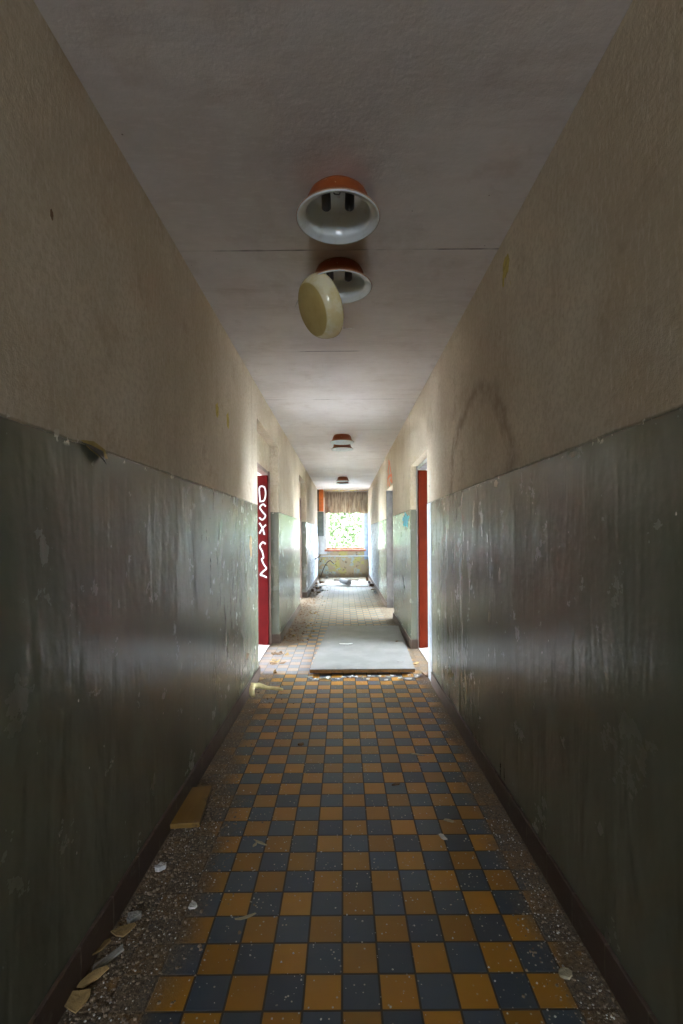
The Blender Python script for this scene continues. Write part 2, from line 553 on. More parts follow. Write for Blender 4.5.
# skirting tiles
for nm, x0, x1, y_cuts in (('baseboard_left', XL, XL + 0.014, [(YB, -3.3), (-2.3, 4.42), (5.84, 8.62), (10.1, YE)]),
                           ('baseboard_right', XR - 0.014, XR, [(YB, 4.19), (5.50, 7.42), (8.60, YE)])):
    m = MB()
    for a, b in y_cuts:
        m.box(x0, a, 0, x1, b, 0.108)
    # short returns on the jambs facing the camera
    for b_, s in (((5.84, -1), (10.1, -1)) if x0 < 0 else ((5.50, 1), (8.60, 1))):
        xx = XL if x0 < 0 else XR
        m.box(xx, b_ - 0.013, 0, xx + s * 0.095, b_, 0.108)
    struct(m.build(nm, M['skirting'], bevel=0.003))


struct(MB().box(XR - 0.003, 4.20, 0.0, XR, 4.378, 1.60).build('trim_1', simple('pale_jamb_strip', (0.42, 0.44, 0.46), 0.3, 0.25, 12)))  # pale glossy strip on the wall just before the right doorway

# ------------------------------------------------------------------ side rooms, their windows
def side_room(side, n, y0, y1, wy0, wy1, wz0=0.7, wz1=2.55, depth=ROOM_D):
    s = -1 if side == 'left' else 1
    xi = (XL - T) if s < 0 else (XR + T)
    xo = xi + s * depth
    tag_ = side + '_room_%d' % n
    m = MB()
    m.box(xi, y0 - 0.12, 0, xo, y0, H).box(xi, y1, 0, xo, y1 + 0.12, H)
    m.box(xo, y0 - 0.12, 0, xo + s * 0.3, wy0, H).box(xo, wy1, 0, xo + s * 0.3, y1 + 0.12, H)
    m.box(xo, wy0, 0, xo + s * 0.3, wy1, wz0).box(xo, wy0, wz1, xo + s * 0.3, wy1, H)
    struct(m.build('wall_' + tag_, M['room_wall']))
    xe = XL if s < 0 else XR
    struct(MB().box(xi, y0 - 0.12, -0.12, xo + s * 0.3, y1 + 0.12, 0).build('floor_' + tag_, M['room_floor']))
    struct(MB().box(xi, y0 - 0.12, H, xo + s * 0.3, y1 + 0.12, H + 0.15).build('ceiling_' + tag_, M['room_wall']))
    # casement frame in the opening
    w = struct(empty('window_%d' % (side_room.k)))
    side_room.k += 1
    f = MB()
    xa, xb = xo + s * 0.12, xo + s * 0.17
    t_ = 0.05
    f.box(xa, wy0, wz0, xb, wy0 + t_, wz1).box(xa, wy1 - t_, wz0, xb, wy1, wz1)
    f.box(xa, wy0, wz0, xb, wy1, wz0 + t_).box(xa, wy0, wz1 - t_, xb, wy1, wz1)
    f.box(xa, (wy0 + wy1) / 2 - 0.03, wz0, xb, (wy0 + wy1) / 2 + 0.03, wz1)
    f.build('window_frame', M['window_frame'], w)
    MB().box(xo - s * 0.08, wy0 - 0.05, wz0 - 0.03, xo + s * 0.12, wy1 + 0.05, wz0).build('window_sill', M['window_frame'], w)
    portal(xo + s * 0.25, (wy0 + wy1) / 2, (wz0 + wz1) / 2, wy1 - wy0, wz1 - wz0, R(90) if s > 0 else R(-90))


side_room.k = 2
side_room('left', 1, 3.2, 7.06, 3.9, 6.9)
side_room('left', 2, 7.3, 11.4, 7.8, 11.0)
side_room('right', 1, 2.9, 6.36, 3.6, 6.25)
side_room('right', 2, 6.6, 10.4, 6.9, 9.9)
side_room('left', 3, -4.4, -1.2, -3.3, -2.2, 0.9, 2.0)  # unseen room behind the camera, added for faint light in the near corridor


# ------------------------------------------------------------------ doors
def stroke(mb, pts, w, origin, ux, uz, nrm, th=0.0015):
    """a painted stroke of even width along 2-D points, laid on a surface"""
    o, ux, uz, nrm = Vector(origin), Vector(ux), Vector(uz), Vector(nrm)
    P = []
    # Catmull-Rom smoothing
    q = [pts[0]] + list(pts) + [pts[-1]]
    for i in range(1, len(q) - 2):
        for k in range(5):
            t = k / 5
            p = []
            for c in (0, 1):
                a0, a1, a2, a3 = q[i - 1][c], q[i][c], q[i + 1][c], q[i + 2][c]
                p.append(0.5 * (2 * a1 + (a2 - a0) * t + (2 * a0 - 5 * a1 + 4 * a2 - a3) * t * t + (3 * a1 - a0 - 3 * a2 + a3) * t ** 3))
            P.append(p)
    P.append(list(pts[-1]))
    n = len(P)
    vs_ = []
    for i in range(n):
        a, b = P[max(0, i - 1)], P[min(n - 1, i + 1)]
        dx, dy = b[0] - a[0], b[1] - a[1]
        L = math.hypot(dx, dy) or 1
        nx, ny = -dy / L * w / 2, dx / L * w / 2
        for sx in (1, -1):
            base = o + ux * (P[i][0] + sx * nx) + uz * (P[i][1] + sx * ny)
            vs_.append(base)
            vs_.append(base + nrm * th)
    fs = []
    for i in range(n - 1):
        a, b = i * 4, i * 4 + 4
        fs += [(a + 1, a + 3, b + 3, b + 1), (a, b, b + 2, a + 2), (a, a + 1, b + 1, b), (a + 2, b + 2, b + 3, a + 3)]
    fs += [(0, 2, 3, 1), ((n - 1) * 4, (n - 1) * 4 + 1, (n - 1) * 4 + 3, (n - 1) * 4 + 2)]
    mb.add(vs_, fs)


def door(n, side, y0, y1, top_open, head, recess, f0, f1, fmat, leafmat, leaf=True, panel=True, swing=12, off=0.004, lining=None):
    """frame set back in the wall, leaf swung open at its far jamb, standing square to the corridor"""
    s = -1 if side == 'left' else 1
    xw = XL if s < 0 else XR
    xa, xb = xw + s * recess, xw + s * T
    root = struct(empty('door_%d' % n, (0, 0, 0)))
    fr = MB()
    fr.box(xa, y0, 0, xb, f0, head).box(xa, f1, 0, xb, y1, head)
    fr.box(xa, f0, head - 0.045, xb, f1, head)
    # raised stop moulding round the opening
    fr.box(xa - s * 0.012, f0 - 0.05, 0, xa, f0, head).box(xa - s * 0.012, f1, 0, xa, f1 + 0.05, head)
    fr.build('door_frame', fmat, root, bevel=0.004)
    if panel and top_open - head > 0.03:
        MB().box(xa + s * 0.004, y0, head, xb, y1, top_open).build('transom_panel', M['wall'], root)
    MB().box(xa, f0, 0.0, xb, f1, 0.012).build('threshold', M['room_floor'], root)
    if lining:
        MB().box(xw + s * 0.002, y1 - 0.02, 0, xa, y1 - 0.001, head).build('jamb_lining', lining, root, bevel=0.003)
    if leaf:
        # the leaf stands well past square, folded back toward the room's far side
        wid = (f1 - f0) - 0.02
        lf = MB().box(0, -0.015, 0.016, s * wid, 0.015, head - 0.05).build('door_leaf', leafmat, root, bevel=0.002)
        lf.location = (xa + s * off, f1 - 0.018, 0)
        lf.rotation_euler = (0, 0, s * R(swing))
        zz = 1.02
        h = MB()
        xk = s * (wid - 0.06)
        h.tube([(xk, -0.02, zz), (xk, -0.065, zz), (xk - s * 0.11, -0.07, zz)], 0.009, 10)
        h.build('door_handle', M['metal'], lf)
        for zz in (0.28, 1.75):
            MB().tube([(-s * 0.004, -0.026, zz - 0.045), (-s * 0.004, -0.026, zz + 0.045)], 0.008, 10).build('hinge', leafmat, lf)
        return root, lf
    return root, None


d1, leaf1 = door(1, 'left', 4.42, 5.84, 2.415, 2.09, 0.10, 4.62, 5.70, M['frame_brown'], M['crimson'])
door(2, 'left', 8.62, 10.1, 2.43, 2.10, 0.10, 8.80, 9.95, M['frame_brown'], M['crimson'], swing=60, off=0.05)
door(3, 'right', 4.38, 5.50, 2.107, 2.107, 0.085, 4.44, 5.485, M['frame_grey'], M['oxide'])
door(4, 'right', 7.42, 8.60, 2.117, 2.117, 0.125, 7.5, 8.56, M['frame_grey'], M['oxide'], leaf=False, lining=simple('dark_grey_lining', (0.14, 0.13, 0.125), 0.6, 0.25, 9))

# white sprayed letters down the crimson leaf: D S X and below it S 2
g = MB()
o_ = (-0.116, -0.0162, 0)
A = ((1, 0, 0), (0, 0, 1), (0, -1, 0))
s_ = 0.100


def G(pts, z, h, w=0.019):
    stroke(g, [(p[0] * s_, z + p[1] * h) for p in pts], w, o_, *A)


G([(0.25, 0.0), (0.15, 0.9), (0.75, 0.95), (0.95, 0.55), (0.75, 0.12), (0.3, 0.05)], 1.72, 0.19)
G([(0.95, 0.85), (0.6, 1.0), (0.2, 0.8), (0.55, 0.5), (0.9, 0.25), (0.5, 0.0), (0.1, 0.15)], 1.51, 0.185)
G([(0.1, 0.95), (0.5, 0.55), (0.75, 0.0)], 1.33, 0.15)
G([(0.95, 0.8), (0.5, 0.5), (0.1, 0.1)], 1.33, 0.15)
G([(0.9, 0.9), (0.5, 1.0), (0.15, 0.75), (0.45, 0.45), (0.6, 0.1), (0.35, 0.0)], 1.04, 0.20)
G([(0.35, 1.0), (0.65, 0.7), (0.95, 0.5), (0.6, 0.35), (0.2, 0.15), (0.55, 0.1), (1.0, 0.0)], 0.82, 0.22)
g.build('sprayed_letters', M['spray_white'], leaf1)

# ------------------------------------------------------------------ end window with sill
w1 = struct(empty('window_1', (0, YE, 0)))
a, b, z0, z1 = END_WIN
f = MB()
f.box(a, 0.08, z0, a + 0.045, 0.14, z1).box(b - 0.045, 0.08, z0, b, 0.14, z1)
f.box(a, 0.08, z1 - 0.05, b, 0.14, z1)
f.build('window_frame', M['window_frame'], w1)
MB().box(a, 0.07, z0, b, 0.15, z0 + 0.045).build('bottom_rail', M['window_red'], w1)
sl = MB()
sl.box(a - 0.07, -0.07, z0 - 0.06, b + 0.06, 0.07, z0)
sl.build('window_sill', M['window_red'], w1, bevel=0.006)
MB().box(b + 0.01, -0.012, 0.55, XR - 0.012, 0.0, 2.05).build('casing_board', M['window_blue'], w1)
MB().box(XL + 0.02, -0.014, 0.72, a - 0.005, 0.0, 2.5).build('casing_board', M['window_frame'], w1)
portal((a + b) / 2, YE + 0.29, (z0 + z1) / 2, b - a, z1 - z0, R(180))
for o in COL.objects:
    pass

# ------------------------------------------------------------------ curtain
t = NT('brown_net_curtain')
x, y, z = t.xyz()
n = t.noise(3, 4, 0.6, t.map((6, 1, 1)))
c = t.mix(t.ramp(n, 0.35, 0.65), (0.24, 0.19, 0.14), (0.42, 0.36, 0.29))
tr = t.n.new('ShaderNodeBsdfTranslucent')
t.l.new(c, tr.inputs[0])
mx = t.n.new('ShaderNodeMixShader')
mx.inputs[0].default_value = 0.35
t.out(c, 0.9)
t.l.new(t.b.outputs[0], mx.inputs[1]); t.l.new(tr.outputs[0], mx.inputs[2])
t.l.new(mx.outputs[0], t.n['Material Output'].inputs['Surface'])
M['curtain'] = t.m
cu = empty('curtain', (0.09, YE - 0.10, 2.66))
m = MB()
nx, nz = 150, 14
x0, x1 = -0.67, 0.665
for j in range(nz + 1):
    for i in range(nx + 1):
        u = i / nx
        v = j / nz
        ph = u * 46 + 2.2 * math.sin(u * 9) + 0.35 * math.sin(v * 3 + u * 20)
        amp = 0.012 + 0.016 * v
        zz = -0.66 * v + (0.012 * math.sin(u * 19) if j == nz else 0)
        m.v.append((x0 + (x1 - x0) * u, amp * math.sin(ph) + 0.006 * math.sin(u * 130), zz))
for j in range(nz):
    for i in range(nx):
        k = j * (nx + 1) + i
        m.f.append((k, k + nx + 1, k + nx + 2, k + 1))
cf = m.build('curtain_cloth', M['curtain'], cu, smooth=True)
sm = cf.modifiers.new('thickness', 'SOLIDIFY'); sm.thickness = 0.0012
MB().tube([(-0.68, 0, 0.01), (0.675, 0, 0.01)], 0.012, 10).build('curtain_rail', M['metal'], cu)
tag(cu, 'short brown gathered curtain hanging across the top of the end window', 'curtain')

# ------------------------------------------------------------------ ceiling lamps
M['lamp_orange'] = NT('orange_enamel_worn')
t = M['lamp_orange']
n = t.noise(22, 5, 0.7)
c = t.mix(t.noise(6, 3), (0.21, 0.043, 0.007), (0.29, 0.068, 0.010))
c = t.mix(t.ramp(n, 0.64, 0.68), c, (0.62, 0.55, 0.45))
M['lamp_orange'] = t.out(c, 0.4, t.bump(n, 0.15, 0.003))
t = NT('white_enamel')
n = t.noise(16, 5, 0.65)
c = t.mix(t.ramp(n, 0.5, 0.8, 0, 0.6), (0.66, 0.70, 0.69), (0.42, 0.42, 0.36))
M['enamel'] = t.out(c, 0.22, t.bump(t.noise(9, 2), 0.1, 0.004))
M['bakelite'] = simple('black_bakelite', (0.015, 0.013, 0.013), 0.4, 0.3, 20)
M['rim'] = simple('brown_rim_enamel', (0.34, 0.20, 0.12), 0.4, 0.3, 25)
t = NT('yellowed_opal_glass')
x, y, z = t.xyz()
rr = t.math('SQRT', t.math('ADD', t.math('MULTIPLY', x, x), t.math('MULTIPLY', y, y)))
face = t.math('MULTIPLY', t.ramp(rr, 0.137, 0.128), t.ramp(z, 0.083, 0.087))
n = t.noise(11, 5, 0.65)
c = t.mix(t.ramp(n, 0.4, 0.65), (0.62, 0.52, 0.27), (0.70, 0.64, 0.42))
c = t.mix(face, c, t.mix(n, (0.36, 0.26, 0.08), (0.55, 0.43, 0.17)))
M['opal'] = t.out(c, 0.18, None, Subsurface_Weight=0.15, Subsurface_Radius=(0.05, 0.04, 0.02))


def make_lamp():
    root = empty('ceiling_lamp')
    MB().lathe([(0.100, 0.0), (0.108, -0.001), (0.118, -0.010), (0.128, -0.030), (0.134, -0.055), (0.142, -0.072), (0.155, -0.083), (0.168, -0.092), (0.1705, -0.096)], 64).build(
        'mounting_ring', M['lamp_orange'], root, smooth=True)
    sh = MB().lathe([(0.1705, -0.096), (0.171, -0.101), (0.168, -0.104), (0.163, -0.103), (0.152, -0.095), (0.143, -0.091), (0.136, -0.088), (0.130, -0.080),
                     (0.127, -0.058), (0.117, -0.034), (0.100, -0.013), (0.09, -0.009), (0.0, -0.008)], 64).build(
        'reflector', M['enamel'], root, smooth=True)
    e = MB()
    e.tube([(0.1712 * math.cos(2 * PI * k / 56), 0.1712 * math.sin(2 * PI * k / 56), -0.098) for k in range(57)], 0.0030, 6, cap=False)
    e.build('rim_edge', M['rim'], sh, smooth=True)
    for sx in (-1, 1):
        MB().tube([(sx * 0.048, -0.085, -0.018), (sx * 0.048, -0.062, -0.026), (sx * 0.048, -0.030, -0.036), (sx * 0.048, 0.008, -0.048), (sx * 0.048, 0.014, -0.050)],
                  [0.016, 0.018, 0.019, 0.020, 0.015], 18).build('bulb_holder', M['bakelite'], root, smooth=True)
    MB().tube([(-0.03, -0.06, -0.02), (-0.012, -0.045, -0.03), (0.006, -0.05, -0.035), (0.014, -0.068, -0.03), (0.004, -0.08, -0.02)], 0.0028, 8).build(
        'wire', M['bakelite'], root, smooth=True)
    MB().lathe([(0.0, -0.012), (0.006, -0.011), (0.007, -0.004), (0.0, -0.003)], 12, Matrix.Translation((0.004, 0.0, 0))).build('screw', M['metal'], root)
    return root


def copy_tree(o, parent=None):
    c = o.copy()
    COL.objects.link(c)
    c.parent = parent
    for ch in [q for q in list(COL.objects) if q.parent is o]:
        copy_tree(ch, c)
    return c


def label_lamp(o, loc, label):
    o.location = loc
    tag(o, label, 'ceiling lamp', 'round orange ceiling lamps')


lamp = make_lamp()
xc = -0.013
label_lamp(lamp, (xc, 1.964, H), 'nearest ceiling lamp, open orange and white bowl showing two black bulb holders')
spots = [(2.51, 'ceiling lamp with its yellowed glass cover hanging loose beneath', 0.35),
         (6.70, 'ceiling lamp without a cover, first of the pair halfway along the corridor', 0.0),
         (7.25, 'ceiling lamp without a cover, second of the pair halfway along the corridor', 0.1),
         (11.55, 'ceiling lamp without a cover, first of the pair closest to the curtain', 0.0),
         (12.10, 'ceiling lamp partly hidden behind its twin, last before the curtain', 0.0)]
lamps = [lamp]
for yy, lb, rz in spots:
    c = copy_tree(lamp)
    label_lamp(c, (xc, yy, H), lb)
    c.rotation_euler = (0, 0, rz)
    lamps.append(c)

# loose glass cover of the second lamp (still hooked on its rim)
nrm = Vector((-0.80, -0.40, -0.45)).normalized()
q = Vector((0, 0, 1)).rotation_difference(nrm).to_matrix().to_4x4()
cover = MB().lathe([(0.150, 0.0), (0.160, 0.0), (0.161, 0.012), (0.158, 0.035), (0.150, 0.060), (0.137, 0.080), (0.127, 0.087), (0.060, 0.089), (0.0, 0.089),
                    (0.0, 0.083), (0.124, 0.081), (0.144, 0.058), (0.150, 0.03), (0.150, 0.0)], 56).build('glass_cover', M['opal'], None, smooth=True)
hc2 = Vector((xc - 0.074, 2.50, H - 0.200))
rel = Matrix.Translation(hc2 - Vector((xc, 2.51, H)))
lamp2 = lamps[1]
lamp2.rotation_euler = (0, 0, 0)
cover.parent = lamp2
cover.matrix_local = rel @ q
clip = MB()
clip.tube([(0.13, 0.10, 0.0), (0.135, 0.105, -0.02), (0.12, 0.12, -0.03), (0.10, 0.14, -0.01), (0.06, 0.17, 0.03), (0.0, 0.20, 0.07)], 0.003, 8)
clip2 = MB()
clip2.tube([(-0.10, -0.135, 0.0), (-0.11, -0.14, -0.03), (-0.12, -0.13, -0.06)], 0.003, 8)
clip2.build('wire_clip', M['metal'], cover, smooth=True)
clip.build('wire_clip', M['metal'], cover, smooth=True)

# ------------------------------------------------------------------ cabinets in the far left corner
t_ = empty('orange_cabinet', (XL + 0.11, YE - 0.35, 2.06))
MB().box(-0.06, -0.05, 0, 0.07, 0.25, 0.655).build('cabinet_body', simple('orange_paint', (0.75, 0.20, 0.03), 0.45, 0.15, 12), t_, bevel=0.006)
MB().box(-0.108, -0.02, 0, -0.06, 0.25, 0.655).build('backing_board', simple('dark_backing', (0.16, 0.12, 0.08), 0.7), t_)
tag(t_, 'narrow orange cabinet high in the left corner beside the curtain', 'cabinet')
t_ = empty('meter_cabinet', (XL + 0.001, YE - 0.35, 1.29))
MB().box(0, -0.05, 0, 0.165, 0.30, 0.75).build('cabinet_body', simple('grey_green_metal', (0.17, 0.20, 0.18), 0.4, 0.2, 10, metal=0.2), t_, bevel=0.006)
MB().box(0.165, -0.05, 0.01, 0.185, -0.03, 0.74).build('cabinet_door', simple('dark_grey_metal', (0.05, 0.06, 0.06), 0.4), t_)
tag(t_, 'grey-green metal cabinet on the left wall beneath the orange one', 'cabinet')

# heating pipes
M['pipe_white'] = simple('white_pipe_paint', (0.72, 0.73, 0.72), 0.45, 0.1, 12)
M['rust'] = simple('dark_rusty_pipe', (0.09, 0.06, 0.045), 0.6, 0.4, 20, bump=0.3)
tag(MB().tube([(XL + 0.02, YE - 0.06, 0.66), (XR - 0.02, YE - 0.06, 0.66)], 0.017, 12).build('heating_pipe', M['pipe_white'], smooth=True),
    'white horizontal heating pipe running below the end window sill', 'pipe')
pts = []
for k in range(13):
    u = k / 12
    pts.append((XL + 0.09 + 0.40 * u - 0.02 * math.sin(u * PI), YE - 0.5, 0.05 + 0.50 * math.sin(min(1, u * 1.25) * PI / 2) - 0.10 * max(0, u - 0.8) / 0.2))
tag(MB().tube(pts, 0.014, 10).build('bent_pipe', M['rust'], smooth=True), 'thin dark bent pipe rising from the rubble in the far left corner', 'pipe')
tag(MB().tube([(XL + 0.0, YE - 1.9, 0.66), (XL + 0.07, YE - 1.9, 0.70), (XL + 0.16, YE - 1.9, 0.76)], 0.014, 10).build('pipe_bracket', M['rust'], smooth=True),
    'short dark pipe stub sticking out of the far left wall', 'pipe')

# ------------------------------------------------------------------ sprayed marks on the right wall
def wall_right_stroke(mb, pts, w):
    stroke(mb, pts, w, (XR, 0, 0), (0, 1, 0), (0, 0, 1), (-1, 0, 0), 0.002)


g = MB()
wall_right_stroke(g, [(7.50, 2.14), (7.75, 2.38), (8.02, 2.56), (8.10, 2.40), (8.35, 2.16)], 0.05)
wall_right_stroke(g, [(7.55, 2.26), (7.9, 2.30), (8.3, 2.28)], 0.04)
wall_right_stroke(g, [(7.6, 2.16), (7.8, 2.22), (8.0, 2.14), (8.15, 2.26)], 0.035)
wall_right_stroke(g, [(8.0, 2.58), (8.05, 2.50), (8.35, 2.40)], 0.018)
tag(g.build('orange_graffiti', M['spray_orange']), 'orange spray-painted scrawl on the right wall above the farther doorway', 'graffiti')
g = MB()
for zz, aa in ((1.74, 9.2), (1.84, 9.4)):
    wall_right_stroke(g, [(aa, zz), (aa + 0.3, zz + 0.16), (aa + 0.45, zz + 0.02), (aa + 0.7, zz + 0.18)], 0.016)
tag(g.build('orange_graffiti', simple('faded_orange_paint', (0.75, 0.32, 0.18), 0.6)), 'faded orange spray zigzag just beyond the farther right doorway', 'graffiti')
g = MB()
pts = []
for k in range(40):
    t = 2 * PI * k / 40
    r = 1.0 + 0.22 * math.sin(5 * t) + 0.14 * math.sin(9 * t + 1) + 0.1 * rnd.uniform(-1, 1)
    pts.append((XR - 0.0003, 5.93 + 0.27 * r * math.cos(t), 1.50 + 0.080 * r * math.sin(t)))
g.prism(pts, (-1, 0, 0), 0.002)
tag(g.build('blue_paint_splash', M['spray_blue']), 'turquoise blue paint splash on the right wall past the first doorway', 'graffiti')

# ------------------------------------------------------------------ sheet of hardboard on the floor
t = NT('dusty_white_hardboard')
n = t.noise(4, 6, 0.65)
c = t.mix(t.ramp(n, 0.35, 0.7), (0.14, 0.134, 0.122), (0.19, 0.183, 0.17))
c = t.mix(t.ramp(t.noise(14, 5, 0.7), 0.62, 0.7, 0, 0.5), c, (0.30, 0.25, 0.18))
M['board'] = t.out(c, 0.55, t.bump(n, 0.1, 0.01))
M['board_edge'] = simple('brown_fibre_edge', (0.28, 0.15, 0.05), 0.8, 0.3, 25)
brd = empty('hardboard_sheet', (0, 0, 0.022))
P = [(-0.330, 4.475), (0.662, 4.475), (0.752, 6.60), (-0.225, 6.60)]
MB().prism([(p[0], p[1], 0.028) for p in P], (0, 0, 1), 0.006).build('white_face', M['board'], brd)
MB().prism([(p[0], p[1], 0.0) for p in P], (0, 0, 1), 0.028).build('fibre_core', M['board_edge'], brd)
tag(brd, 'large pale sheet of board lying flat across the tiled floor', 'board')

# ------------------------------------------------------------------ loose debris
M['cream_chip'] = simple('cream_plaster', (0.40, 0.34, 0.22), 0.8, 0.2, 30, bump=0.3)
M['yellow_chip'] = simple('ochre_yellow_paint_flake', (0.32, 0.21, 0.08), 0.75, 0.25, 30, bump=0.3)
M['white_chip'] = simple('white_plaster', (0.58, 0.57, 0.54), 0.8, 0.15, 30, bump=0.3)
M['grey_chip'] = simple('grey_mortar', (0.32, 0.31, 0.28), 0.85, 0.3, 30, bump=0.4)
M['brown_litter'] = simple('brown_litter', (0.17, 0.10, 0.05), 0.85, 0.4, 30, bump=0.4)
M['crumbs'] = simple('plaster_crumbs', (0.20, 0.15, 0.10), 0.85, 0.5, 60)
M['foam'] = simple('yellow_foam', (0.68, 0.58, 0.28), 0.8, 0.2, 20, bump=0.5)


def floor_z(x, y):
    return 0.0


def flake_mesh(rx, ry, th, curl, seed, n=9, spike=0.3):
    """irregular broken flake with a curled surface"""
    r = random.Random(seed)
    m = MB()
    rings = 3
    prof = [1 + spike * r.uniform(-1, 1) for _ in range(n)]
    top = [(0, 0)]
    for j in range(1, rings + 1):
        for k in range(n):
            t = 2 * PI * k / n
            q_ = prof[k] * j / rings
            top.append((rx * q_ * math.cos(t), ry * q_ * math.sin(t)))
    lo = min(curl * (x / rx) ** 2 for x, y in top)
    vs_ = [(x, y, curl * (x / rx) ** 2 + r.uniform(0, th * 0.3) + th) for x, y in top] + [(x, y, max(0, curl * (x / rx) ** 2)) for x, y in top]
    N = len(top)
    fs = []
    for k in range(n):
        fs.append((0, 1 + k, 1 + (k + 1) % n))
        fs.append((N, N + 1 + (k + 1) % n, N + 1 + k))
        for j in range(rings - 1):
            a, b = 1 + j * n + k, 1 + j * n + (k + 1) % n
            fs.append((a, a + n, b + n, b))
            fs.append((N + a, N + b, N + b + n, N + a + n))
        a, b = 1 + (rings - 1) * n + k, 1 + (rings - 1) * n + (k + 1) % n
        fs.append((a, N + a, N + b, b))
    m.add(vs_, fs)
    return m


def flake(name, x, y, rx, ry, rz, mat, label, cat, th=0.004, curl=0.0, seed=1, tilt=(0, 0), z=0.001, spike=0.3, group=None):
    o = flake_mesh(rx, ry, th, curl, seed, spike=spike).build(name, mat)
    o.location = (x, y, z)
    o.rotation_euler = (tilt[0], tilt[1], rz)
    tag(o, label, cat, group)
    return o


def pix(px, py):
    """floor point of the corridor (metres)"""
    a, b = px - 343.7, py - 535.0
    r_ = R(0.45)
    a, b = a * math.cos(r_) - b * math.sin(r_), a * math.sin(r_) + b * math.cos(r_)
    d = 475 * 1.32 / b
    return a * d / 475, d


FL = [  # x, y, rx, ry, rz, mat, name, label, cat, kwargs
    (75, 1006, 0.045, 0.028, 0.3, 'yellow_chip', 'paint_flake', 'ochre triangular paint flake by the left skirting, closest to the camera', 'flake', dict(th=0.004, curl=0.012, seed=3, tilt=(0.15, 0.1), z=0.012)),
    (92, 982, 0.050, 0.014, 0.85, 'yellow_chip', 'paint_flake', 'long curled ochre paint flake on rubble by the left skirting', 'flake', dict(th=0.004, curl=0.006, seed=4, tilt=(0.3, 0.0), z=0.014)),
    (97, 957, 0.052, 0.012, 1.35, 'yellow_chip', 'paint_flake', 'narrow ochre flake leaning on the left skirting tiles', 'flake', dict(th=0.004, curl=0.006, seed=5, tilt=(0.0, 0.3), z=0.018)),
    (107, 962, 0.06, 0.013, 0.95, 'grey_chip', 'plaster_strip', 'grey strip of plaster between ochre flakes, lower left', 'plaster piece', dict(th=0.006, seed=8, z=0.004)),
    (123, 934, 0.035, 0.022, 0.2, 'yellow_chip', 'paint_flake', 'tan flake half buried in dirt beside the left skirting', 'flake', dict(th=0.004, curl=0.01, seed=6, z=0.008)),
    (134, 919, 0.026, 0.02, 0.6, 'grey_chip', 'plaster_lump', 'grey lump in the dirt above the tan flake on the left', 'plaster piece', dict(th=0.014, seed=9)),
    (161, 869, 0.020, 0.016, 0.6, 'white_chip', 'plaster_lump', 'pale plaster lump by the left skirting below the brown plank', 'plaster piece', dict(th=0.014, seed=10)),
    (193, 907, 0.014, 0.014, 0.6, 'white_chip', 'plaster_chip', 'round whitish chip on a blue tile near the left dirt edge', 'plaster piece', dict(th=0.006, seed=11)),
    (565, 975, 0.021, 0.016, 0.1, 'cream_chip', 'plaster_chip', 'squarish cream chip on the dirt near the right skirting', 'plaster piece', dict(th=0.007, seed=12, spike=0.12)),
    (443, 838, 0.013, 0.022, 0.3, 'white_chip', 'plaster_chip', 'pale grey triangular chip on an ochre tile, right of centre', 'plaster piece', dict(th=0.003, seed=13, spike=0.45)),
    (449, 821, 0.028, 0.008, 2.7, 'cream_chip', 'plaster_chip', 'thin cream sliver lying behind the grey triangular chip', 'plaster piece', dict(th=0.003, seed=14)),
    (260, 843, 0.030, 0.006, -0.5, 'cream_chip', 'plaster_chip', 'thin cream sliver on a blue tile left of centre', 'plaster piece', dict(th=0.003, seed=15)),
    (255, 846, 0.014, 0.006, 1.0, 'cream_chip', 'plaster_chip', 'tiny cream sliver crossing the longer one, left of centre', 'plaster piece', dict(th=0.003, seed=16, z=0.004)),
    (246, 918, 0.035, 0.006, 0.35, 'cream_chip', 'plaster_chip', 'long thin shaving on an ochre tile, lower left of centre', 'plaster piece', dict(th=0.002, curl=0.004, seed=17)),
    (301, 745, 0.022, 0.014, 0.2, 'brown_litter', 'dead_leaf', 'small dark brown clump on the tiles, centre left', 'leaf', dict(th=0.008, seed=18)),
    (396, 785, 0.020, 0.008, 0.2, 'brown_litter', 'dead_leaf', 'small dark brown scrap on a blue tile in the middle', 'leaf', dict(th=0.005, seed=19)),
    (418, 755, 0.040, 0.007, 2.8, 'cream_chip', 'plaster_chip', 'thin cream sliver on the tiles toward the right skirting', 'plaster piece', dict(th=0.003, seed=20)),
    (427, 676, 0.055, 0.05, 0.2, 'brown_litter', 'dead_leaf', 'dark curled leaf at the corner of the right doorway', 'leaf', dict(th=0.012, curl=0.03, seed=21)),
    (400, 664, 0.05, 0.03, 1.0, 'yellow_chip', 'paint_flake', 'ochre flake lying beside the right corner of the board', 'flake', dict(th=0.006, seed=22)),
]
for px, py, rx, ry, rz, mt, nm, lb, ct, kw in FL:
    x, y = pix(px, py)
    if nm == 'paint_flake' and px == 400:
        x = 0.715
    flake(nm, x, y, rx, ry, rz, M[mt], lb, ct, **kw)

# brown plank end lying by the left skirting
t = NT('wet_brown_plank')
n = t.noise(3, 5, 0.6, t.map((8, 1, 1)))
c = t.mix(n, (0.17, 0.085, 0.012), (0.27, 0.145, 0.025))
c = t.mix(t.ramp(t.noise(7, 5, 0.6, t.map(loc=(1.3, 0.2, 0))), 0.58, 0.66), c, (0.06, 0.03, 0.012))
M['plank'] = t.out(c, 0.45, t.bump(n, 0.2, 0.004))
A_, B_, C_, D_ = pix(188, 794), pix(212, 792), pix(200, 830), pix(168, 832)
pk = MB().prism([(p[0], p[1], 0.012) for p in (D_, C_, B_, A_)], (0, 0, 1), 0.022).build('wooden_plank', M['plank'], bevel=0.002)
tag(pk, 'short yellow-brown plank lying against the left skirting', 'plank')

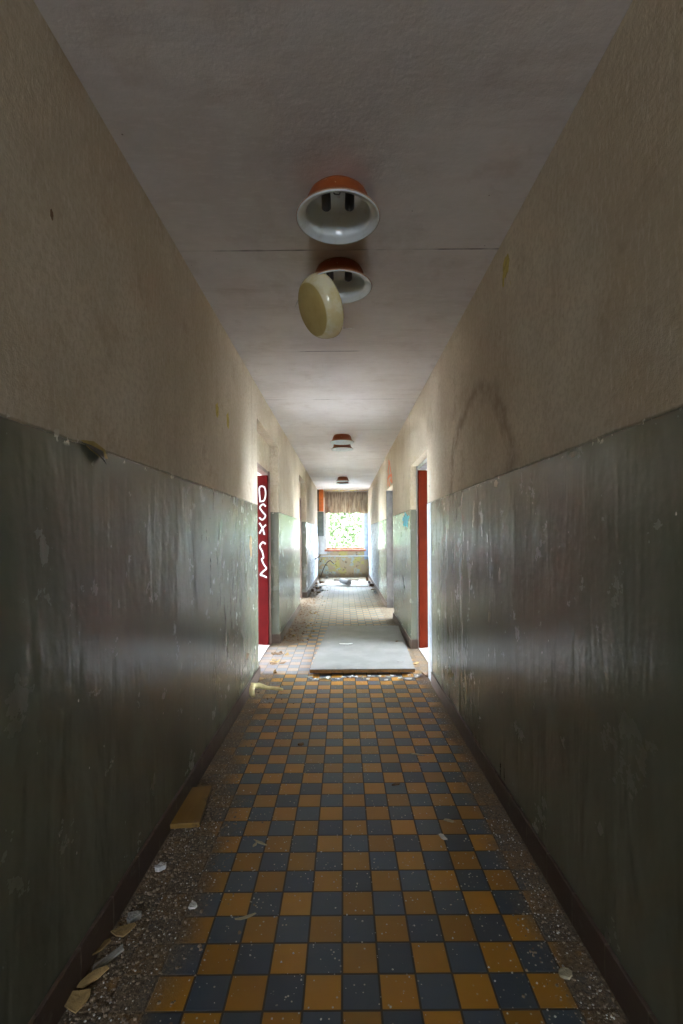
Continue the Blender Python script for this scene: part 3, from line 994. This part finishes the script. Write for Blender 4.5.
# yellow foam curl near the left door
fx, fy = pix(258, 694)
fo = MB()
pts = [(-0.02, -0.10, 0.02), (-0.05, -0.04, 0.045), (-0.05, 0.02, 0.06), (0.0, 0.05, 0.055), (0.07, 0.05, 0.035), (0.15, 0.07, 0.02), (0.20, 0.06, 0.016)]
fo.tube([(fx + p[0], fy + p[1], p[2]) for p in pts], [0.018, 0.028, 0.03, 0.022, 0.016, 0.014, 0.01], 12)
tag(fo.build('foam_scrap', M['foam'], smooth=True), 'curled pale yellow foam scrap on the floor near the left doorway', 'foam')

# flakes pushed up against the front edge of the board
for k in range(26):
    x = -0.33 + 1.02 * k / 25 + rnd.uniform(-0.015, 0.015)
    y = 4.475 - rnd.uniform(0.03, 0.17)
    o = flake_mesh(rnd.uniform(0.012, 0.035), rnd.uniform(0.01, 0.02), 0.006, rnd.uniform(0, 0.012), 100 + k).build(
        'plaster_chip', M['white_chip'] if k % 3 else M['grey_chip'])
    o.location = (x, y, 0.001)
    o.rotation_euler = (0, 0, rnd.uniform(0, 6))
    wh = ('left third', 'middle', 'right third')[min(2, k * 3 // 26)]
    tag(o, 'small %s chip strewn along the %s of the board\'s near edge' % ('white' if k % 3 else 'grey', wh), 'plaster piece', 'chips along the near edge of the board, ' + wh)
flake('paper_scrap', 0.02, 5.5, 0.11, 0.022, 0.1, M['white_chip'], 'torn white scrap lying on the middle of the pale board', 'paper', th=0.003, curl=0.012, seed=31, z=0.057)
flake('plaster_chip', 0.55, 4.72, 0.03, 0.012, 0.2, M['grey_chip'], 'small grey chip on the right near corner of the board', 'plaster piece', th=0.004, seed=32, z=0.057)
flake('plaster_chip', 0.62, 5.62, 0.025, 0.012, 0.9, M['brown_litter'], 'small dark chip on the right side of the board', 'plaster piece', th=0.004, seed=33, z=0.057)

# leaf litter in front of the left doorway and along the left wall beyond it
for k in range(34):
    if k < 12:
        x, y = rnd.uniform(-0.79, -0.62), rnd.uniform(4.35, 5.5)
        lb = 'dry ochre leaf scrap on the floor at the left doorway'
        gp = 'litter at the left doorway'
    else:
        x, y = rnd.uniform(-0.76, -0.42), rnd.uniform(5.9, 8.2)
        lb = 'dry brown leaf scrap by the left wall past the first doorway'
        gp = 'litter beyond the left doorway'
    o = flake_mesh(rnd.uniform(0.025, 0.055), rnd.uniform(0.015, 0.03), 0.004, rnd.uniform(0.005, 0.025), 200 + k).build(
        'leaf_scrap', M['yellow_chip'] if k % 2 else M['brown_litter'])
    o.location = (x, y, 0.001)
    o.rotation_euler = (0, 0, rnd.uniform(0, 6))
    tag(o, lb, 'leaf', gp)

# far end debris: sheet, roll, batten and lumps
tag(MB().prism([(-0.62, 12.35, 0.004), (0.62, 12.05, 0.004), (0.58, 12.3, 0.004), (-0.25, 12.75, 0.004), (-0.66, 12.7, 0.004)], (0, 0, 1), 0.02).build(
    'thin_panel', simple('pale_panel', (0.66, 0.66, 0.66), 0.6, 0.1)), 'thin pale panel lying flat on the floor below the end window', 'board')
tag(MB().tube([(-0.07, 12.85, 0.092), (0.13, 12.2, 0.092)], 0.065, 24).build('rolled_felt', simple('grey_roll', (0.5, 0.49, 0.5), 0.7, 0.2, 18), smooth=False),
    'stubby grey roll lying on the floor before the end window', 'roll')
tag(MB().box(-0.30, 13.75, 0.0, 0.42, 13.82, 0.035).build('timber_batten', simple('grey_timber', (0.30, 0.24, 0.18), 0.7)),
    'thin batten lying crosswise on the floor close to the end wall', 'batten')
for k in range(22):
    u = rnd.random()
    side = -1 if k % 4 else 1
    x = side * rnd.uniform(0.52, 0.74) if side < 0 else rnd.uniform(0.67, 0.71)
    y = 10.7 + 0.18 * k + rnd.uniform(-0.04, 0.04)
    if side < 0 and 11.9 < y < 12.9:
        x -= 0.0 if x < -0.72 else 0.12
        x = min(x, -0.71)
        x = max(x, -0.74)
    o = flake_mesh(rnd.uniform(0.03, 0.06), rnd.uniform(0.03, 0.05), rnd.uniform(0.02, 0.06), 0.0, 300 + k).build(
        'rubble_lump', M['brown_litter'] if k % 3 else M['grey_chip'])
    o.location = (x, y, 0.001)
    o.rotation_euler = (0, 0, rnd.uniform(0, 6))
    lb = '%s lump of rubble at the foot of the %s wall near the end window' % ('brown' if k % 3 else 'grey', 'left' if side < 0 else 'right')
    tag(o, lb, 'rubble', 'rubble lumps near the end window, %s wall' % ('left' if side < 0 else 'right'))


# crumbs nobody could count
def crumbs(name, n, sx, label, size, seed, mat):
    r = random.Random(seed)
    m = MB()
    for _ in range(n):
        x, y = sx(r)
        s = size(r)
        h = s * r.uniform(0.4, 0.9)
        a = r.uniform(0, 6.28)
        pts = []
        for k in range(5):
            t = a + 2 * PI * k / 5
            q_ = s * r.uniform(0.6, 1.1)
            pts.append((x + q_ * math.cos(t), y + q_ * math.sin(t), 0.0005))
        top = [(x + (p[0] - x) * 0.6 + r.uniform(-.1, .1) * s, y + (p[1] - y) * 0.6, h) for p in pts]
        m.add(pts + top, [(4, 3, 2, 1, 0), (5, 6, 7, 8, 9)] + [(k, (k + 1) % 5, 5 + (k + 1) % 5, 5 + k) for k in range(5)])
    return tag(m.build(name, mat), label, 'rubble', kind='stuff')


def sx_left(r):
    y = r.choice([r.uniform(0.9, 4.4), r.uniform(0.9, 2.4)])
    return XL + 0.02 + abs(r.gauss(0, 0.13)), y


def sx_right(r):
    y = r.choice([r.uniform(0.9, 4.2), r.uniform(0.9, 1.8)])
    return XR - 0.02 - abs(r.gauss(0, 0.055 + 0.05 * math.exp(-((y - 1.5) / 0.25) ** 2))), y


crumbs('plaster_rubble', 3600, sx_left, 'fine plaster rubble heaped along the left skirting', lambda r: r.choice([0.002, 0.0025, 0.003, 0.004, 0.007]) * r.uniform(0.7, 1.3), 5, M['crumbs'])
crumbs('plaster_rubble', 1000, sx_right, 'fine plaster rubble scattered along the right skirting', lambda r: r.choice([0.0015, 0.002, 0.003, 0.005]) * r.uniform(0.7, 1.3), 6, M['crumbs'])
crumbs('plaster_crumbs', 2600, lambda r: (r.choice([r.uniform(XL + 0.1, XR - 0.05), XL + 0.03 + abs(r.gauss(0, 0.16)), XR - 0.03 - abs(r.gauss(0, 0.09))]), r.choice([r.uniform(0.9, 4.3), r.uniform(0.9, 2.2)])),
       'tiny white plaster crumbs sprinkled over the checkered tiles', lambda r: r.choice([0.001, 0.0015, 0.002, 0.0035]) * r.uniform(0.8, 1.2), 8, M['white_chip'])
crumbs('floor_litter', 500, lambda r: (XL + 0.02 + abs(r.gauss(0, 0.16)), r.uniform(5.9, 11.9)),
       'fine brown litter along the left wall beyond the first doorway', lambda r: r.uniform(0.006, 0.02), 9, M['brown_litter'])

# ------------------------------------------------------------------ damage on the walls: peeling paint pieces
pe = empty('peeling_paint', (XL, 1.50, 1.60))
m = MB()
P0 = [(0.0, -0.05, 0.012), (0.004, 0.0, 0.010), (0.003, 0.075, 0.004), (0.02, 0.062, -0.040), (0.03, 0.03, -0.03), (0.024, -0.01, -0.012)]
m.prism(P0, (0.4, 0, -0.9), 0.003)
m.build('curled_flake', simple('dark_peeled_paint', (0.05, 0.055, 0.04), 0.4), pe)
MB().prism([(0.0005, -0.055, 0.016), (0.0005, 0.02, 0.026), (0.0005, 0.09, 0.012), (0.0005, 0.11, -0.016), (0.0005, 0.06, -0.02), (0.0005, 0.0, -0.005)], (1, 0, 0), 0.0015).build(
    'bared_plaster', simple('yellow_undercoat', (0.36, 0.27, 0.08), 0.8), pe)
tag(pe, 'dark curl of paint peeling off at the top edge of the left green band', 'peeling paint')


def scar(side, y, z, ly, lz, mat, label, seed):
    r = random.Random(seed)
    s = XL if side < 0 else XR
    pts = []
    for k in range(14):
        t = 2 * PI * k / 14
        q_ = r.uniform(0.75, 1.15)
        pts.append((s, y + ly * q_ * math.cos(t), z + lz * q_ * math.sin(t)))
    if side < 0:
        m = MB().prism(pts, (1, 0, 0), 0.0015)
    else:
        m = MB().prism(pts, (-1, 0, 0), 0.0015)
    o = m.build('paint_scar', mat)
    tag(o, label, 'paint scar')


tan = simple('bare_tan_plaster', (0.36, 0.24, 0.12), 0.85, 0.2, 40, bump=0.4)
pal = simple('bare_pale_plaster', (0.50, 0.45, 0.35), 0.85, 0.2, 40, bump=0.4)
yel = simple('old_yellow_paint', (0.48, 0.37, 0.08), 0.8, 0.25, 30, bump=0.4)
scar(-1, 4.08, 1.23, 0.05, 0.10, tan, 'tan oval scar in the green paint just before the left doorway', 1)
scar(1, 2.36, 1.11, 0.013, 0.040, pal, 'narrow pale gouge in the green paint of the right wall', 2)
scar(1, 2.40, 1.575, 0.035, 0.018, pal, 'pale chip on the top edge of the right green band', 3)
scar(1, 1.60, 1.585, 0.03, 0.012, pal, 'pale scratch under the band edge nearest the camera on the right', 4)
scar(-1, 3.9, 0.33, 0.05, 0.025, M['brown_litter'], 'small dark scuff low on the left wall before the doorway', 5)
scar(1, 2.23, 2.58, 0.042, 0.052, yel, 'yellow patch under the ceiling where the right wall has flaked', 6)
scar(1, 2.27, 2.53, 0.012, 0.040, yel, 'thin yellow streak beside the flaked patch under the ceiling', 7)
scar(-1, 3.02, 2.12, 0.035, 0.05, yel, 'larger yellow flaked spot high on the left wall before the doorway', 8)
scar(-1, 3.30, 2.12, 0.035, 0.06, yel, 'second yellow flaked spot, closer to the left doorway', 9)
scar(-1, 1.31, 2.21, 0.007, 0.014, M['brown_litter'], 'small dark nail hole high on the near left wall', 10)

# ------------------------------------------------------------------ outdoors
M['grass'] = simple('pale_paved_ground', (0.36, 0.35, 0.34), 0.9, 0.3, 3)
g_ = MB()
g_.box(-30, YE + 0.3, -0.32, 30, 50, -0.12).box(-30, -30, -0.32, XL - T - ROOM_D - 0.3, YE + 0.3, -0.12).box(XR + T + ROOM_D + 0.3, -30, -0.32, 30, YE + 0.3, -0.12)
go = struct(g_.build('ground_outside', M['grass']))
t = NT('summer_leaves')
c = t.mix(t.ramp(t.noise(2.5, 3), 0.35, 0.65), (0.055, 0.088, 0.030), (0.12, 0.155, 0.068))
tr = t.n.new('ShaderNodeBsdfTranslucent')
t.l.new(c, tr.inputs[0])
mx = t.n.new('ShaderNodeMixShader')
mx.inputs[0].default_value = 0.3
t.out(c, 0.6)
t.l.new(t.b.outputs[0], mx.inputs[1]); t.l.new(tr.outputs[0], mx.inputs[2])
t.l.new(mx.outputs[0], t.n['Material Output'].inputs['Surface'])
M['leaves'] = t.m
M['bark'] = simple('bark', (0.16, 0.12, 0.08), 0.9, 0.3, 20, bump=0.4)


def make_tree(seed, rx, rz, zc, n=2600, leaf=0.11):
    r = random.Random(seed)
    root = empty('leafy_tree')
    m = MB()
    blobs = [(r.uniform(-.6, .6) * rx, r.uniform(-.6, .6) * rx, zc + r.uniform(-.65, .65) * rz, r.uniform(.35, .55) * rx) for _ in range(14)]
    for _ in range(n):
        bx, by, bz, br = r.choice(blobs)
        d = Vector((r.gauss(0, 1), r.gauss(0, 1), r.gauss(0, 1))).normalized() * br * r.uniform(0.6, 1.05)
        p = Vector((bx, by, bz)) + d
        a = Vector((r.gauss(0, 1), r.gauss(0, 1), r.gauss(0, 1))).normalized()
        b = a.cross(Vector((r.gauss(0, 1), r.gauss(0, 1), r.gauss(0, 1)))).normalized()
        s = leaf * r.uniform(0.6, 1.3)
        m.add([p - a * s, p + b * s * 0.5, p + a * s, p - b * s * 0.5], [(0, 1, 2, 3)])
    m.build('foliage', M['leaves'], root)
    tk = MB().tube([(0, 0, -0.15), (0.03, 0.02, zc * 0.5), (0.0, 0.05, zc + 0.3 * rz)], [0.12, 0.09, 0.04], 10)
    for bx, by, bz, br in blobs[:6]:
        tk.tube([(0.02, 0.02, zc * 0.55), (bx * 0.6, by * 0.6, bz * 0.8 + 0.1), (bx, by, bz)], [0.05, 0.03, 0.012], 7)
    tk.build('trunk', M['bark'], root)
    return root


tree = make_tree(3, 2.2, 1.9, 1.85, n=26000, leaf=0.075)
TR = [(-0.4, 20.2, 0.0, 1.0), (6.8, 23.0, 1.0, 1.25), (-6.8, 24.2, 2.0, 1.25), (0.2, 26.6, 3.0, 1.35),
      (-8.2, 4.0, 1.0, 1.0), (-8.4, 10.6, 2.5, 1.0), (8.2, 3.8, 3.3, 1.0), (8.2, 10.2, 0.4, 1.0)]
LB = ['sunlit green tree standing nearest outside the end window',
      'sunlit green tree outside to the right of the end window', 'sunlit green tree outside to the left of the end window',
      'tallest green tree, standing farthest beyond the end window',
      'green tree outside the first left room window', 'green tree outside the second left room window',
      'green tree outside the first right room window', 'green tree outside the second right room window']
for k, ((x, y, rz, s), lb) in enumerate(zip(TR, LB)):
    o = tree if k == 0 else copy_tree(tree)
    o.location = (x, y, 0.0)
    o.rotation_euler = (0, 0, rz)
    o.scale = (s, s, s)
    tag(o, lb, 'tree', 'trees outside the windows')
